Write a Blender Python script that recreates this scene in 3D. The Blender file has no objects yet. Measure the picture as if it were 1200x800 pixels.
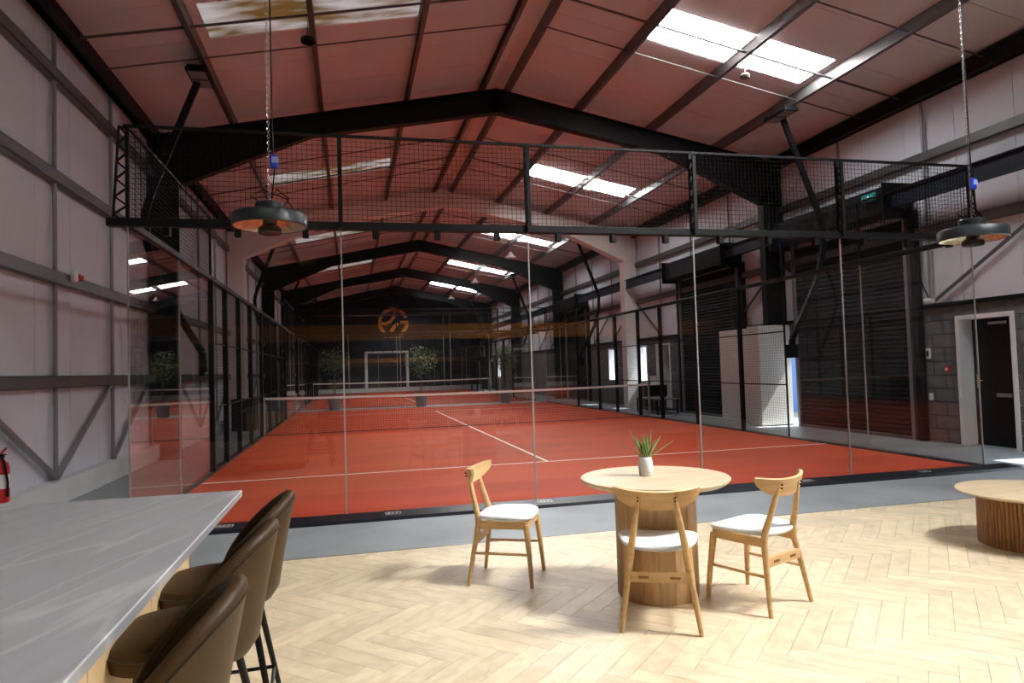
import bpy, bmesh, math, random
from mathutils import Vector, Matrix
random.seed(7)
PI = math.pi
sc = bpy.context.scene
col = sc.collection

# ------------------------------------------------------------------ camera
CAM_LOC = Vector((2.067, -7.187, 1.4717))
YAW, PITCH, ROLL, FPX = 0.2346, 0.0388, -0.0305, 795.4
def cam_axes():
    fwd = Vector((math.sin(YAW)*math.cos(PITCH), math.cos(YAW)*math.cos(PITCH), math.sin(PITCH)))
    rt = Vector((math.cos(YAW), -math.sin(YAW), 0)); up = rt.cross(fwd)
    return rt*math.cos(ROLL)+up*math.sin(ROLL), -rt*math.sin(ROLL)+up*math.cos(ROLL), fwd
CR, CU, CF = cam_axes()
cd = bpy.data.cameras.new('camera'); cam = bpy.data.objects.new('camera', cd); col.objects.link(cam)
cd.sensor_width = 36; cd.lens = FPX/1200*36; cd.clip_start = .05; cd.clip_end = 300
cam.matrix_world = Matrix(((CR.x, CU.x, -CF.x, CAM_LOC.x), (CR.y, CU.y, -CF.y, CAM_LOC.y), (CR.z, CU.z, -CF.z, CAM_LOC.z), (0, 0, 0, 1)))
sc.camera = cam

# ------------------------------------------------------------------ world, sun, exposure
SKY_STRENGTH = 6.0
SUN_STRENGTH = 22.0
SKYLIGHT_RIGHT = 88.0      # radiance of the sun-facing rooflights
SKYLIGHT_NEAR = 50.0
SKYLIGHT_LOUNGE = 225.0
SKYLIGHT_LOUNGE_LEFT = 5.0
SKYLIGHT_LEFT = 0.4        # grimy rooflights on the shaded slope
w = bpy.data.worlds.new('World'); sc.world = w; w.use_nodes = True
bg = w.node_tree.nodes['Background']; bg.inputs[0].default_value = (.85, .92, 1, 1); bg.inputs[1].default_value = SKY_STRENGTH
sl = bpy.data.lights.new('sun', 'SUN'); sl.energy = SUN_STRENGTH; sl.angle = math.radians(.6); sl.color = (1, .96, .9)
so = bpy.data.objects.new('sun', sl); col.objects.link(so); so.location = (20, 0, 15)
so.rotation_euler = Vector((-1.0, .1, -1.45)).to_track_quat('-Z', 'Y').to_euler()
sc.view_settings.view_transform = 'Standard'; sc.view_settings.look = 'None'
sc.view_settings.gamma = 1; sc.view_settings.exposure = 0.0; sc.view_settings.use_curve_mapping = False
sc.cycles.transparent_max_bounces = 32
sc.cycles.max_bounces = 10; sc.cycles.diffuse_bounces = 5

# ------------------------------------------------------------------ materials
MATS = {}
def nodes(name):
    m = bpy.data.materials.new(name); m.use_nodes = True; MATS[name] = m
    nt = m.node_tree; b = nt.nodes['Principled BSDF']
    return m, nt, b
def mat(name, rgb, rough=.5, metal=0., spec=.5, var=0., scale=6., bump=0., stretch=None):
    m, nt, b = nodes(name); N, L = nt.nodes, nt.links
    b.inputs['Base Color'].default_value = (*rgb, 1); b.inputs['Roughness'].default_value = rough
    b.inputs['Metallic'].default_value = metal; b.inputs['Specular IOR Level'].default_value = spec
    if var or bump:
        tc = N.new('ShaderNodeTexCoord'); mp = N.new('ShaderNodeMapping'); nz = N.new('ShaderNodeTexNoise')
        L.new(tc.outputs['Object'], mp.inputs[0]); L.new(mp.outputs[0], nz.inputs[0])
        if stretch: mp.inputs['Scale'].default_value = stretch
        nz.inputs['Scale'].default_value = scale; nz.inputs['Detail'].default_value = 6
        if var:
            rp = N.new('ShaderNodeValToRGB')
            rp.color_ramp.elements[0].position = .3; rp.color_ramp.elements[1].position = .7
            rp.color_ramp.elements[0].color = (*[c*(1-var) for c in rgb], 1)
            rp.color_ramp.elements[1].color = (*[min(1, c*(1+var)) for c in rgb], 1)
            L.new(nz.outputs[0], rp.inputs[0]); L.new(rp.outputs[0], b.inputs['Base Color'])
        if bump:
            bp = N.new('ShaderNodeBump'); bp.inputs['Strength'].default_value = bump; bp.inputs['Distance'].default_value = .01
            L.new(nz.outputs[0], bp.inputs['Height']); L.new(bp.outputs[0], b.inputs['Normal'])
    return m
def emit(name, rgb, s):
    m, nt, b = nodes(name)
    b.inputs['Base Color'].default_value = (*rgb, 1)
    b.inputs['Emission Color'].default_value = (*rgb, 1); b.inputs['Emission Strength'].default_value = s
    return m
def wood(name, dark, light, rough=.45, scale=(3, 40, 40), uv=False, tone=.12):
    m, nt, b = nodes(name); N, L = nt.nodes, nt.links
    tc = N.new('ShaderNodeTexCoord'); mp = N.new('ShaderNodeMapping'); mp.inputs['Scale'].default_value = scale
    oi = N.new('ShaderNodeObjectInfo'); ge = N.new('ShaderNodeNewGeometry')
    ad = N.new('ShaderNodeMath'); ad.operation = 'ADD'; fr = N.new('ShaderNodeMath'); fr.operation = 'FRACT'
    L.new(oi.outputs['Random'], ad.inputs[0]); L.new(ge.outputs['Random Per Island'], ad.inputs[1]); L.new(ad.outputs[0], fr.inputs[0])
    cb = N.new('ShaderNodeCombineXYZ'); ml = N.new('ShaderNodeMath'); ml.operation = 'MULTIPLY'; ml.inputs[1].default_value = 40
    L.new(fr.outputs[0], ml.inputs[0]); L.new(ml.outputs[0], cb.inputs[0]); L.new(ml.outputs[0], cb.inputs[2])
    L.new(tc.outputs['UV' if uv else 'Object'], mp.inputs[0]); va = N.new('ShaderNodeVectorMath'); va.operation = 'ADD'
    L.new(mp.outputs[0], va.inputs[0]); L.new(cb.outputs[0], va.inputs[1])
    nz = N.new('ShaderNodeTexNoise'); nz.inputs['Scale'].default_value = 1; nz.inputs['Detail'].default_value = 5; nz.inputs['Distortion'].default_value = .6
    L.new(va.outputs[0], nz.inputs[0])
    rp = N.new('ShaderNodeValToRGB'); rp.color_ramp.elements[0].position = .32; rp.color_ramp.elements[1].position = .66
    rp.color_ramp.elements[0].color = (*dark, 1); rp.color_ramp.elements[1].color = (*light, 1)
    L.new(nz.outputs[0], rp.inputs[0])
    hs = N.new('ShaderNodeHueSaturation'); mr = N.new('ShaderNodeMapRange')
    mr.inputs['To Min'].default_value = 1-tone; mr.inputs['To Max'].default_value = 1+tone
    L.new(fr.outputs[0], mr.inputs[0]); L.new(mr.outputs[0], hs.inputs['Value']); L.new(rp.outputs[0], hs.inputs['Color'])
    L.new(hs.outputs[0], b.inputs['Base Color']); b.inputs['Roughness'].default_value = rough
    return m
def glass_mat(name, tint=(.975, .985, .98)):
    m = bpy.data.materials.new(name); m.use_nodes = True; MATS[name] = m
    nt = m.node_tree; N, L = nt.nodes, nt.links; N.clear()
    out = N.new('ShaderNodeOutputMaterial'); mx = N.new('ShaderNodeMixShader'); tr = N.new('ShaderNodeBsdfTransparent'); gl = N.new('ShaderNodeBsdfGlossy')
    tr.inputs[0].default_value = (*tint, 1); gl.inputs['Roughness'].default_value = 0; gl.inputs[0].default_value = (1, 1, 1, 1)
    lw = N.new('ShaderNodeLayerWeight'); lw.inputs[0].default_value = .5
    pw = N.new('ShaderNodeMath'); pw.operation = 'POWER'; pw.inputs[1].default_value = 5
    mu = N.new('ShaderNodeMath'); mu.operation = 'MULTIPLY_ADD'; mu.inputs[1].default_value = .96; mu.inputs[2].default_value = .034
    L.new(lw.outputs['Facing'], pw.inputs[0]); L.new(pw.outputs[0], mu.inputs[0]); L.new(mu.outputs[0], mx.inputs[0])
    L.new(tr.outputs[0], mx.inputs[1]); L.new(gl.outputs[0], mx.inputs[2]); L.new(mx.outputs[0], out.inputs[0])
    return m

mat('lining', (.66, .64, .65), .45, var=.03, scale=.8)
mat('cladding', (.66, .68, .75), .45, var=.03, scale=.7)
mat('galv', (.15, .14, .14), .45, metal=.6, var=.12, scale=3)
mat('galv_light', (.3, .3, .32), .42, metal=.6)
mat('light_fin_white', (.86, .86, .86), .6)  # pale, so the fins added under the rooflights also scatter light broadly
mat('black_steel', (.005, .005, .006), .5, spec=.2)
mat('black_gloss', (.005, .005, .007), .35, spec=.3)
mat('navy_steel', (.012, .018, .032), .45, spec=.3)
mat('charcoal_slat', (.0045, .006, .009), .5, spec=.12)
mat('white_board', (.78, .76, .72), .55, var=.03, scale=2)
mat('white_paint', (.8, .8, .8), .4)
mat('plinth', (.62, .63, .64), .6, var=.08, scale=3)
mat('block', (.12, .12, .12), .85, var=.18, scale=9, bump=.4)
mat('mortar', (.16, .16, .16), .9)
mat('concrete', (.27, .3, .315), .5, var=.2, scale=1.1, bump=.03)
mat('subfloor', (.3, .24, .16), .7)
mat('court_red', (.46, .048, .009), .7, spec=.2, var=.16, scale=.5, stretch=(.6, 3, 1))
mat('line_white', (.8, .78, .75), .5)
mat('kerb_black', (.006, .008, .013), .4, spec=.3)
mat('seam', (.32, .31, .3), .35)
mat('wire', (.004, .004, .004), .6, spec=.1)
mat('net_cord', (.02, .02, .02), .6)
mat('tape', (.78, .74, .7), .6)
mat('end_navy', (.006, .009, .024), .5, spec=.2)
mat('end_dark', (.014, .015, .02), .6, spec=.2)
mat('logo_orange', (.95, .36, .03), .5)
mat('amber', (.42, .15, .008), .45, var=.15, scale=3)
mat('red_plastic', (.5, .01, .012), .35)
mat('blue_plastic', (.02, .06, .7), .35)
mat('light_blue', (.35, .45, .85), .4)
mat('teal', (.02, .35, .33), .4)
mat('brass', (.75, .55, .2), .3, metal=1)
mat('chrome', (.7, .7, .7), .25, metal=1)
mat('heater_shell', (.02, .027, .032), .4)
mat('reflector', (.75, .6, .38), .32, metal=1, var=.3, scale=18, bump=.5)
mat('dark_lens', (.03, .02, .02), .25)
mat('fabric_white', (.87, .91, .97), .9, bump=.1, scale=150)
wood('oak_chair', (.62, .38, .16), (.74, .5, .25), .4, (4, 4, 30))
wood('oak_table', (.6, .46, .28), (.74, .6, .4), .36, (2.5, 26, 30))
wood('oak_stave', (.36, .22, .1), (.52, .34, .17), .45, (30, 30, 3), tone=.2)
wood('walnut_reed', (.2, .085, .025), (.3, .14, .045), .45, (40, 40, 3), tone=.15)
wood('oak_panel', (.62, .42, .2), (.74, .54, .3), .45, (20, 3, 3))
wood('plank', (.66, .535, .355), (.8, .685, .485), .42, (2.2, 1.3, 1), uv=True, tone=.08)
mat('bark', (.12, .08, .05), .9, var=.2)
mat('pot_grey', (.22, .22, .24), .6)
mat('soil', (.03, .02, .015), .9)
mat('pot_white', (.92, .92, .92), .4)
mat('leaf_tree', (.045, .065, .018), .6)
mat('blue_panel', (.12, .25, .62), .5)
mat('leather', (.052, .026, .006), .5, spec=.3, var=.15, scale=5, bump=.05)
mat('leather_dark', (.018, .01, .005), .5)
mat('asphalt', (.2, .2, .2), .9)
mat('bulb', (.8, .8, .8), .4)
# leaf of the table plant: green blade with a pale edge
m, nt, b = nodes('aloe'); N, L = nt.nodes, nt.links
tc = N.new('ShaderNodeTexCoord'); sx = N.new('ShaderNodeSeparateXYZ'); L.new(tc.outputs['UV'], sx.inputs[0])
a1 = N.new('ShaderNodeMath'); a1.operation = 'SUBTRACT'; a1.inputs[1].default_value = .5; L.new(sx.outputs[0], a1.inputs[0])
a2 = N.new('ShaderNodeMath'); a2.operation = 'ABSOLUTE'; L.new(a1.outputs[0], a2.inputs[0])
rp = N.new('ShaderNodeValToRGB'); L.new(a2.outputs[0], rp.inputs[0])
rp.color_ramp.elements[0].color = (.07, .2, .03, 1); rp.color_ramp.elements[0].position = .26
rp.color_ramp.elements[1].color = (.5, .52, .24, 1); rp.color_ramp.elements[1].position = .48
L.new(rp.outputs[0], b.inputs['Base Color']); b.inputs['Roughness'].default_value = .35
# grey stone with pale veins
m, nt, b = nodes('stone_top'); N, L = nt.nodes, nt.links
tc = N.new('ShaderNodeTexCoord'); mp = N.new('ShaderNodeMapping'); mp.inputs['Rotation'].default_value = (0, 0, .3)
L.new(tc.outputs['Object'], mp.inputs[0])
n1 = N.new('ShaderNodeTexNoise'); n1.inputs['Scale'].default_value = 1.5; n1.inputs['Detail'].default_value = 2; n1.inputs['Distortion'].default_value = .1
mp2 = N.new('ShaderNodeMapping'); mp2.inputs['Scale'].default_value = (3.2, .4, 1); L.new(mp.outputs[0], mp2.inputs[0]); L.new(mp2.outputs[0], n1.inputs[0])
v1 = N.new('ShaderNodeMath'); v1.operation = 'SUBTRACT'; v1.inputs[1].default_value = .5; L.new(n1.outputs[0], v1.inputs[0])
v2 = N.new('ShaderNodeMath'); v2.operation = 'ABSOLUTE'; L.new(v1.outputs[0], v2.inputs[0])
rv = N.new('ShaderNodeValToRGB'); rv.color_ramp.elements[0].position = 0; rv.color_ramp.elements[1].position = .018
rv.color_ramp.elements[0].color = (.56, .56, .57, 1); rv.color_ramp.elements[1].color = (.42, .425, .45, 1)
L.new(v2.outputs[0], rv.inputs[0])
n2 = N.new('ShaderNodeTexNoise'); n2.inputs['Scale'].default_value = 5; n2.inputs['Detail'].default_value = 8; L.new(mp2.outputs[0], n2.inputs[0])
mxs = N.new('ShaderNodeMix'); mxs.data_type = 'RGBA'; mxs.blend_type = 'MULTIPLY'; mxs.inputs[0].default_value = .35
L.new(rv.outputs[0], mxs.inputs[6]); L.new(n2.outputs[0], mxs.inputs[7]); L.new(mxs.outputs[2], b.inputs['Base Color'])
b.inputs['Roughness'].default_value = .4
emit('skylight_bright', (1, .985, .97), SKYLIGHT_RIGHT)
emit('skylight_lounge', (1, .985, .96), SKYLIGHT_LOUNGE)
for nm, v in (('bright', 32), ('near', 32), ('lounge', 85)): emit('skylight_%s_plain' % nm, (.96, .98, 1), v)
emit('skylight_lounge_left', (1, .97, .93), SKYLIGHT_LOUNGE_LEFT)
emit('skylight_near', (1, .985, .97), SKYLIGHT_NEAR)
# grimy rooflight: dim daylight through mould and leaf stains
m, nt, b = nodes('skylight_grimy'); N, L = nt.nodes, nt.links
tc = N.new('ShaderNodeTexCoord'); mp = N.new('ShaderNodeMapping'); mp.inputs['Scale'].default_value = (1.2, 4, 1); L.new(tc.outputs['Object'], mp.inputs[0])
nz = N.new('ShaderNodeTexNoise'); nz.inputs['Scale'].default_value = 1.1; nz.inputs['Detail'].default_value = 4; L.new(mp.outputs[0], nz.inputs[0])
rp = N.new('ShaderNodeValToRGB'); L.new(nz.outputs[0], rp.inputs[0])
rp.color_ramp.elements[0].position = .36; rp.color_ramp.elements[0].color = (.2, .13, .03, 1)
rp.color_ramp.elements[1].position = .64; rp.color_ramp.elements[1].color = (1, .98, 1, 1)
b.inputs['Base Color'].default_value = (.2, .15, .1, 1); L.new(rp.outputs[0], b.inputs['Emission Color']); b.inputs['Emission Strength'].default_value = SKYLIGHT_LEFT
glass_mat('glass'); glass_mat('window_glass', (.95, .97, 1))

# ------------------------------------------------------------------ mesh helpers
class MB:
    def __init__(s): s.v = []; s.f = []; s.uv = {}
    def add(s, vs, fs):
        o = len(s.v); s.v += [tuple(p) for p in vs]; s.f += [tuple(i+o for i in f) for f in fs]; return s
    def box(s, x0, x1, y0, y1, z0, z1):
        return s.add([(x0,y0,z0),(x1,y0,z0),(x1,y1,z0),(x0,y1,z0),(x0,y0,z1),(x1,y0,z1),(x1,y1,z1),(x0,y1,z1)],
                     [(3,2,1,0),(4,5,6,7),(0,1,5,4),(1,2,6,5),(2,3,7,6),(3,0,4,7)])
    def cbox(s, x0, x1, y0, y1, z0, z1, c=.004):     # box with its edges chamfered
        bm = bmesh.new(); bmesh.ops.create_cube(bm, size=1)
        for v in bm.verts: v.co = Vector((x0 if v.co.x < 0 else x1, y0 if v.co.y < 0 else y1, z0 if v.co.z < 0 else z1))
        bmesh.ops.bevel(bm, geom=bm.edges[:], offset=c, segments=1, affect='EDGES')
        bm.verts.ensure_lookup_table()
        s.add([v.co[:] for v in bm.verts], [[v.index for v in f.verts] for f in bm.faces]); bm.free(); return s
    def prism(s, poly, axis, a, b):                   # poly in the other two axes, in order
        def P(p, t): return (t, p[0], p[1]) if axis == 'x' else (p[0], t, p[1]) if axis == 'y' else (p[0], p[1], t)
        n = len(poly); vs = [P(p, a) for p in poly]+[P(p, b) for p in poly]
        return s.add(vs, [tuple(range(n))[::-1], tuple(range(n, 2*n))]+[(i, (i+1) % n, n+(i+1) % n, n+i) for i in range(n)])
    def bar(s, p, q, w, h, up=(0, 0, 1)):
        p, q = Vector(p), Vector(q); d = (q-p).normalized(); u = Vector(up)
        if abs(d.dot(u)) > .98: u = Vector((0, 1, 0))
        r = d.cross(u).normalized(); u = r.cross(d)
        vs = [b+r*(i*w/2)+u*(j*h/2) for b in (p, q) for i, j in ((-1,-1),(1,-1),(1,1),(-1,1))]
        return s.add(vs, [(0,1,2,3),(7,6,5,4),(0,4,5,1),(1,5,6,2),(2,6,7,3),(3,7,4,0)])
    def tube(s, pts, r, n=8, closed=False):
        pts = [Vector(p) for p in pts]; m = len(pts); rs = r if isinstance(r, (list, tuple)) else [r]*m
        prev = None; vs = []
        for i, p in enumerate(pts):
            d = ((pts[(i+1) % m] if (closed or i < m-1) else p)-(pts[i-1] if (closed or i > 0) else p)).normalized()
            if prev is None: prev = d.orthogonal().normalized()
            prev = (prev-d*prev.dot(d)).normalized(); b = d.cross(prev)
            vs += [p+(prev*math.cos(k*2*PI/n)+b*math.sin(k*2*PI/n))*rs[i] for k in range(n)]
        fs = [(i*n+k, i*n+(k+1) % n, ((i+1) % m)*n+(k+1) % n, ((i+1) % m)*n+k) for i in range(m if closed else m-1) for k in range(n)]
        if not closed: fs += [tuple(range(n))[::-1], tuple((m-1)*n+k for k in range(n))]
        return s.add(vs, fs)
    def lathe(s, prof, n=32, c=(0, 0, 0), sx=1, sy=1, pw=2, cap=True):
        vs = []
        for r, z in prof:
            for k in range(n):
                t = k*2*PI/n; ct, st = math.cos(t), math.sin(t)
                if pw != 2: ct, st = math.copysign(abs(ct)**(2/pw), ct), math.copysign(abs(st)**(2/pw), st)
                vs.append((c[0]+r*sx*ct, c[1]+r*sy*st, c[2]+z))
        m = len(prof); fs = [(i*n+k, i*n+(k+1) % n, (i+1)*n+(k+1) % n, (i+1)*n+k) for i in range(m-1) for k in range(n)]
        if cap and prof[0][0] > 0: fs.append(tuple(range(n))[::-1])
        if cap and prof[-1][0] > 0: fs.append(tuple((m-1)*n+k for k in range(n)))
        return s.add(vs, fs)
    def sheet(s, fn, nu, nv, t):                      # thick curved sheet, fn(u,v) -> (point, normal)
        A, B = [], []
        for i in range(nu+1):
            for j in range(nv+1):
                p, nn = fn(i/nu, j/nv); A.append(Vector(p)+Vector(nn)*t/2); B.append(Vector(p)-Vector(nn)*t/2)
        k = len(A); I = lambda i, j: i*(nv+1)+j; fs = []
        for i in range(nu):
            for j in range(nv):
                fs += [(I(i,j), I(i+1,j), I(i+1,j+1), I(i,j+1)), (k+I(i,j+1), k+I(i+1,j+1), k+I(i+1,j), k+I(i,j))]
        ed = [I(i,0) for i in range(nu)]+[I(nu,j) for j in range(nv)]+[I(i,nv) for i in range(nu,0,-1)]+[I(0,j) for j in range(nv,0,-1)]
        for a, b in zip(ed, ed[1:]+ed[:1]): fs.append((b, a, k+a, k+b))
        return s.add(A+B, fs)
    def mesh(s, name, m, smooth=False):
        me = bpy.data.meshes.new(name); me.from_pydata(s.v, [], s.f); me.materials.append(MATS[m])
        if smooth: 
            me.polygons.foreach_set('use_smooth', [True]*len(me.polygons))
            me.set_sharp_from_angle(angle=math.radians(38))
        me.update(); return me
    def build(s, name, m, parent=None, smooth=False):
        return link(name, s.mesh(name, m, smooth), parent)
def link(name, me, parent=None, loc=None, rot=None):
    o = bpy.data.objects.new(name, me); col.objects.link(o)
    if parent: o.parent = parent
    if loc: o.location = loc
    if rot: o.rotation_euler = rot
    return o
def tag(o, label, cat, group=None, kind=None):
    o['label'] = label; o['category'] = cat
    if group: o['group'] = group
    if kind: o['kind'] = kind
    return o
def thing(name, label, cat, loc=(0, 0, 0), rotz=0, group=None, kind=None):
    o = bpy.data.objects.new(name, None); col.objects.link(o); o.empty_display_size = .1
    o.location = loc; o.rotation_euler = (0, 0, rotz)
    return tag(o, label, cat, group, kind)
def dup(root, loc, rotz, label=None):
    r = root.copy(); col.objects.link(r); r.location = loc; r.rotation_euler = (0, 0, rotz)
    if label: r['label'] = label
    for ch in list(root.children):
        c = ch.copy(); col.objects.link(c); c.parent = r
        for g in ch.children:
            d = g.copy(); col.objects.link(d); d.parent = c
    return r
def struct(o, label, cat): return tag(o, label, cat, kind='structure')
B = lambda *a: MB().box(*a)

# ------------------------------------------------------------------ the hall
XL, XR, XC = -1.5, 11.75, 5.12
YB, YE = -9.5, 44.0                       # wall behind the lounge, far gable
RZ, RK = 7.45, .2                         # ridge height of the lining and roof slope
BAY, P0 = 8.2, 6.4
TIMBER_Y = -1.45
rz = lambda x: RZ-RK*abs(x-XC)

fl = B(-1.9, 12.3, TIMBER_Y, YE+.5, -.2, 0).build('floor', 'concrete'); struct(fl, 'grey polished concrete floor around the red courts', 'floor')
ft = B(-1.9, 12.3, YB-.5, TIMBER_Y-.001, -.2, -.008).build('floor', 'subfloor'); struct(ft, 'pale oak herringbone floor of the lounge area', 'floor')
gr = B(12.3, 60, -40, 60, -.25, -.05).build('ground', 'asphalt'); struct(gr, 'grey yard outside the hall', 'ground')

# herringbone planks: the nearest in view one by one, the rest as one part
PW, PL = .12, .6
def clip(poly, ax, lim, keep_less):
    out = []
    for a, b in zip(poly, poly[1:]+poly[:1]):
        ia = (a[ax] <= lim) if keep_less else (a[ax] >= lim); ib = (b[ax] <= lim) if keep_less else (b[ax] >= lim)
        if ia: out.append(a)
        if ia != ib:
            t = (lim-a[ax])/(b[ax]-a[ax]); out.append(tuple(a[k]+(b[k]-a[k])*t for k in range(4)))
    return out
def plank_polys():
    n = 5; g = .0012; R = []
    c45, s45 = math.cos(-PI/4), math.sin(-PI/4)
    for a in range(-160, 161):
        for k in range(-16, 17):
            for hor in (1, 0):
                if hor: x, y, lx, ly = a+2*n*k, a, n, 1
                else: x, y, lx, ly = a, a-(2*n-1)+2*n*k, 1, n
                cs = [(x, y), (x+lx, y), (x+lx, y+ly), (x, y+ly)]
                q = []
                for (cx, cy) in cs:
                    gx = cx*PW+(g if cx == x else -g); gy = cy*PW+(g if cy == y else -g)
                    u, v = ((cx-x), (cy-y)) if hor else ((cy-y), (cx-x))
                    q.append((gx*c45-gy*s45+5, gx*s45+gy*c45-5, u*PW, v*PW))
                if max(p[0] for p in q) < XL or min(p[0] for p in q) > XR or max(p[1] for p in q) < YB or min(p[1] for p in q) > TIMBER_Y: continue
                for ax, lim, less in ((1, TIMBER_Y-.002, True), (1, YB, False), (0, XL, False), (0, XR, True)):
                    q = clip(q, ax, lim, less)
                    if len(q) < 3: break
                if len(q) >= 3: R.append(q)
    return R
def plank_mesh(polys, origin):
    vs, fs, uvs = [], [], []
    for q in polys:
        o = len(vs); n = len(q)
        vs += [(p[0]-origin[0], p[1]-origin[1], 0) for p in q]+[(p[0]-origin[0], p[1]-origin[1], -.008) for p in q]
        fs.append(tuple(range(o, o+n))); uvs += [(p[2]*3, p[3]*9) for p in q]
        for i in range(n):
            j = (i+1) % n; fs.append((o+i, o+n+i, o+n+j, o+j)); uvs += [(q[i][2]*3, q[i][3]*9)]*2+[(q[j][2]*3, q[j][3]*9)]*2
    me = bpy.data.meshes.new('plank'); me.from_pydata(vs, [], fs); me.materials.append(MATS['plank'])
    ul = me.uv_layers.new(name='UVMap')
    for i, c in enumerate(uvs): ul.data[i].uv = c
    me.update(); return me
polys = plank_polys()
def viewkey(q):
    c = Vector((sum(p[0] for p in q)/len(q), sum(p[1] for p in q)/len(q), 0)); d = c-CAM_LOC
    z = d.dot(CF)
    if z < .3: return 1e9
    px, py = 600+FPX*d.dot(CR)/z, 400-FPX*d.dot(CU)/z
    if not (-20 < px < 1220 and py < 830): return 1e8+z
    if px < 300 and py > 640 and c.x < 1.5: return 1e7+z
    return z
polys.sort(key=viewkey)
for q in polys[:300]:
    c = (sum(p[0] for p in q)/len(q), sum(p[1] for p in q)/len(q))
    link('plank', plank_mesh([q], c), ft, (c[0], c[1], 0))
rest = link('plank', plank_mesh(polys[300:], (0, 0)), ft); rest['kind'] = 'stuff'
tr1 = B(XL, XR, TIMBER_Y-.012, TIMBER_Y+.012, -.002, .003).build('trim_1', 'galv_light'); struct(tr1, 'thin metal edge strip between oak and concrete floor', 'trim')

# ---- roof: lining panels, purlins, rods, rooflights
ceil = MB().prism([(XL-.4, rz(XL-.4)+.04), (XC, RZ+.04), (XR+.5, rz(XR+.5)+.04), (XR+.5, rz(XR+.5)+.2), (XC, RZ+.25), (XL-.4, rz(XL-.4)+.2)], 'y', YB-.3, YE+.3).build('ceiling', 'lining')
struct(ceil, 'pitched white lined roof with steel purlins above the courts', 'ceiling')
PANW = BAY/8; SKY0 = 2.37                                 # first rooflight strip
def slope_panel(x0, x1, y0, y1):
    return MB().prism([(x0, rz(x0)), (x1, rz(x1)), (x1, rz(x1)+.035), (x0, rz(x0)+.035)], 'y', y0, y1)
sky_n = 0
k0 = math.floor((YB-SKY0)/PANW); k = k0
SKX = (7.02, 10.08); SKXL = (.16, 3.22)
wn = 0
while SKY0+k*PANW < YE:
    y0, y1 = SKY0+k*PANW+.004, SKY0+(k+1)*PANW-.004
    y0, y1 = max(y0, YB), min(y1, YE)
    if k % 8 == 0 and k < 40:
        slope_panel(XC, SKX[0], y0, y1).build('panel', 'lining', ceil); slope_panel(SKX[1], XR, y0, y1).build('panel', 'lining', ceil)
        slope_panel(SKXL[1], XC, y0, y1).build('panel', 'lining', ceil); slope_panel(XL, SKXL[0], y0, y1).build('panel', 'lining', ceil)
        for side, (a, b_) in (('R', SKX), ('L', SKXL)):
            wn += 1; lounge = k < 0
            yy0, yy1 = y0+.03, y1-.03
            fr = MB()
            fr.add([(a, y0, rz(a)-.002), (b_, y0, rz(b_)-.002), (b_, yy0, rz(b_)-.002), (a, yy0, rz(a)-.002)], [(0,1,2,3)])
            fr = MB()
            for (p0, p1) in ((y0, yy0), (yy1, y1)):
                fr.prism([(a, rz(a)), (b_, rz(b_)), (b_, rz(b_)+.035), (a, rz(a)+.035)], 'y', p0, p1)
            th = thing('window_%d' % wn, ('glaring white rooflight strip on the right roof slope, ' if side == 'R' else ('pale' if k < 0 else 'dim stained')+' rooflight strip on the left roof slope, ')
                       + ['over the lounge', 'nearest over the court', 'second over the court', 'third along the roof', 'fourth along the roof', 'farthest along the roof'][(k+8)//8], 'rooflight', kind='structure')
            fr.build('frame', 'white_paint', th)
            nseg = 3
            for i in range(nseg):                          # three glazed sheets between the purlins
                u0 = a+(b_-a)*i/nseg; u1 = a+(b_-a)*(i+1)/nseg
                mm = ('skylight_lounge_left' if lounge else 'skylight_grimy') if side == 'L' else ('skylight_lounge' if lounge else 'skylight_near' if k == 0 else 'skylight_bright')
                if side == 'R' and i == nseg-1: mm += '_plain'
                MB().add([(u0, yy0, rz(u0)+.012), (u1, yy0, rz(u1)+.012), (u1, yy1, rz(u1)+.012), (u0, yy1, rz(u0)+.012)], [(3,2,1,0)]).build('pane', mm, th)
            if side == 'R':                                # slanted fins added under the plain sheet to steer its light left
                lv = MB(); sp = .045; hh = sp*1.5; dx, dz = -.588*hh, -.809*hh
                for i in range(int((b_-a)*.667/sp)+1):
                    x = a+i*sp; zt_ = rz(x)+.011
                    lv.add([(x, yy0, zt_), (x, yy1, zt_), (x+dx, yy1, zt_+dz), (x+dx, yy0, zt_+dz),
                            (x+.0025, yy0, zt_), (x+.0025, yy1, zt_), (x+.0025+dx, yy1, zt_+dz), (x+.0025+dx, yy0, zt_+dz)],
                           [(0, 1, 2, 3), (7, 6, 5, 4), (3, 2, 6, 7), (0, 4, 5, 1), (0, 3, 7, 4), (1, 5, 6, 2)])
                o = lv.build('light_fins', 'light_fin_white', th); o['kind'] = 'stuff'
    else:
        slope_panel(XC, XR, y0, y1).build('panel', 'lining', ceil); slope_panel(XL, XC, y0, y1).build('panel', 'lining', ceil)
    k += 1
PURX = [XC-.24, XC+.24, XC-1.8, XC+1.8, XC-3.47, XC+3.47, XC-5.1, XC+5.1]
for x in PURX:                                            # C-section purlins
    s = 1 if x > XC else -1; t = rz(x)
    mb = MB().box(x-.006, x+.006, YB, YE, t-.2, t).box(min(x, x+s*.07), max(x, x+s*.07), YB, YE, t-.2, t-.19)
    mb.box(min(x, x+s*.07), max(x, x+s*.07), YB, YE, t-.012, t).box(min(x+s*.06, x+s*.07), max(x+s*.06, x+s*.07), YB, YE, t-.2, t-.17)
    mb.build('purlin', 'galv', ceil)
for x, s in ((XL+.12, 1), (XR-.12, -1)):                  # eaves beams
    t = rz(x); MB().box(x-.05, x+.05, YB, YE, t-.34, t-.04).box(x-.05*s, x+.14*s, YB, YE, t-.34, t-.32).build('eaves_beam', 'black_steel', ceil)
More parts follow.
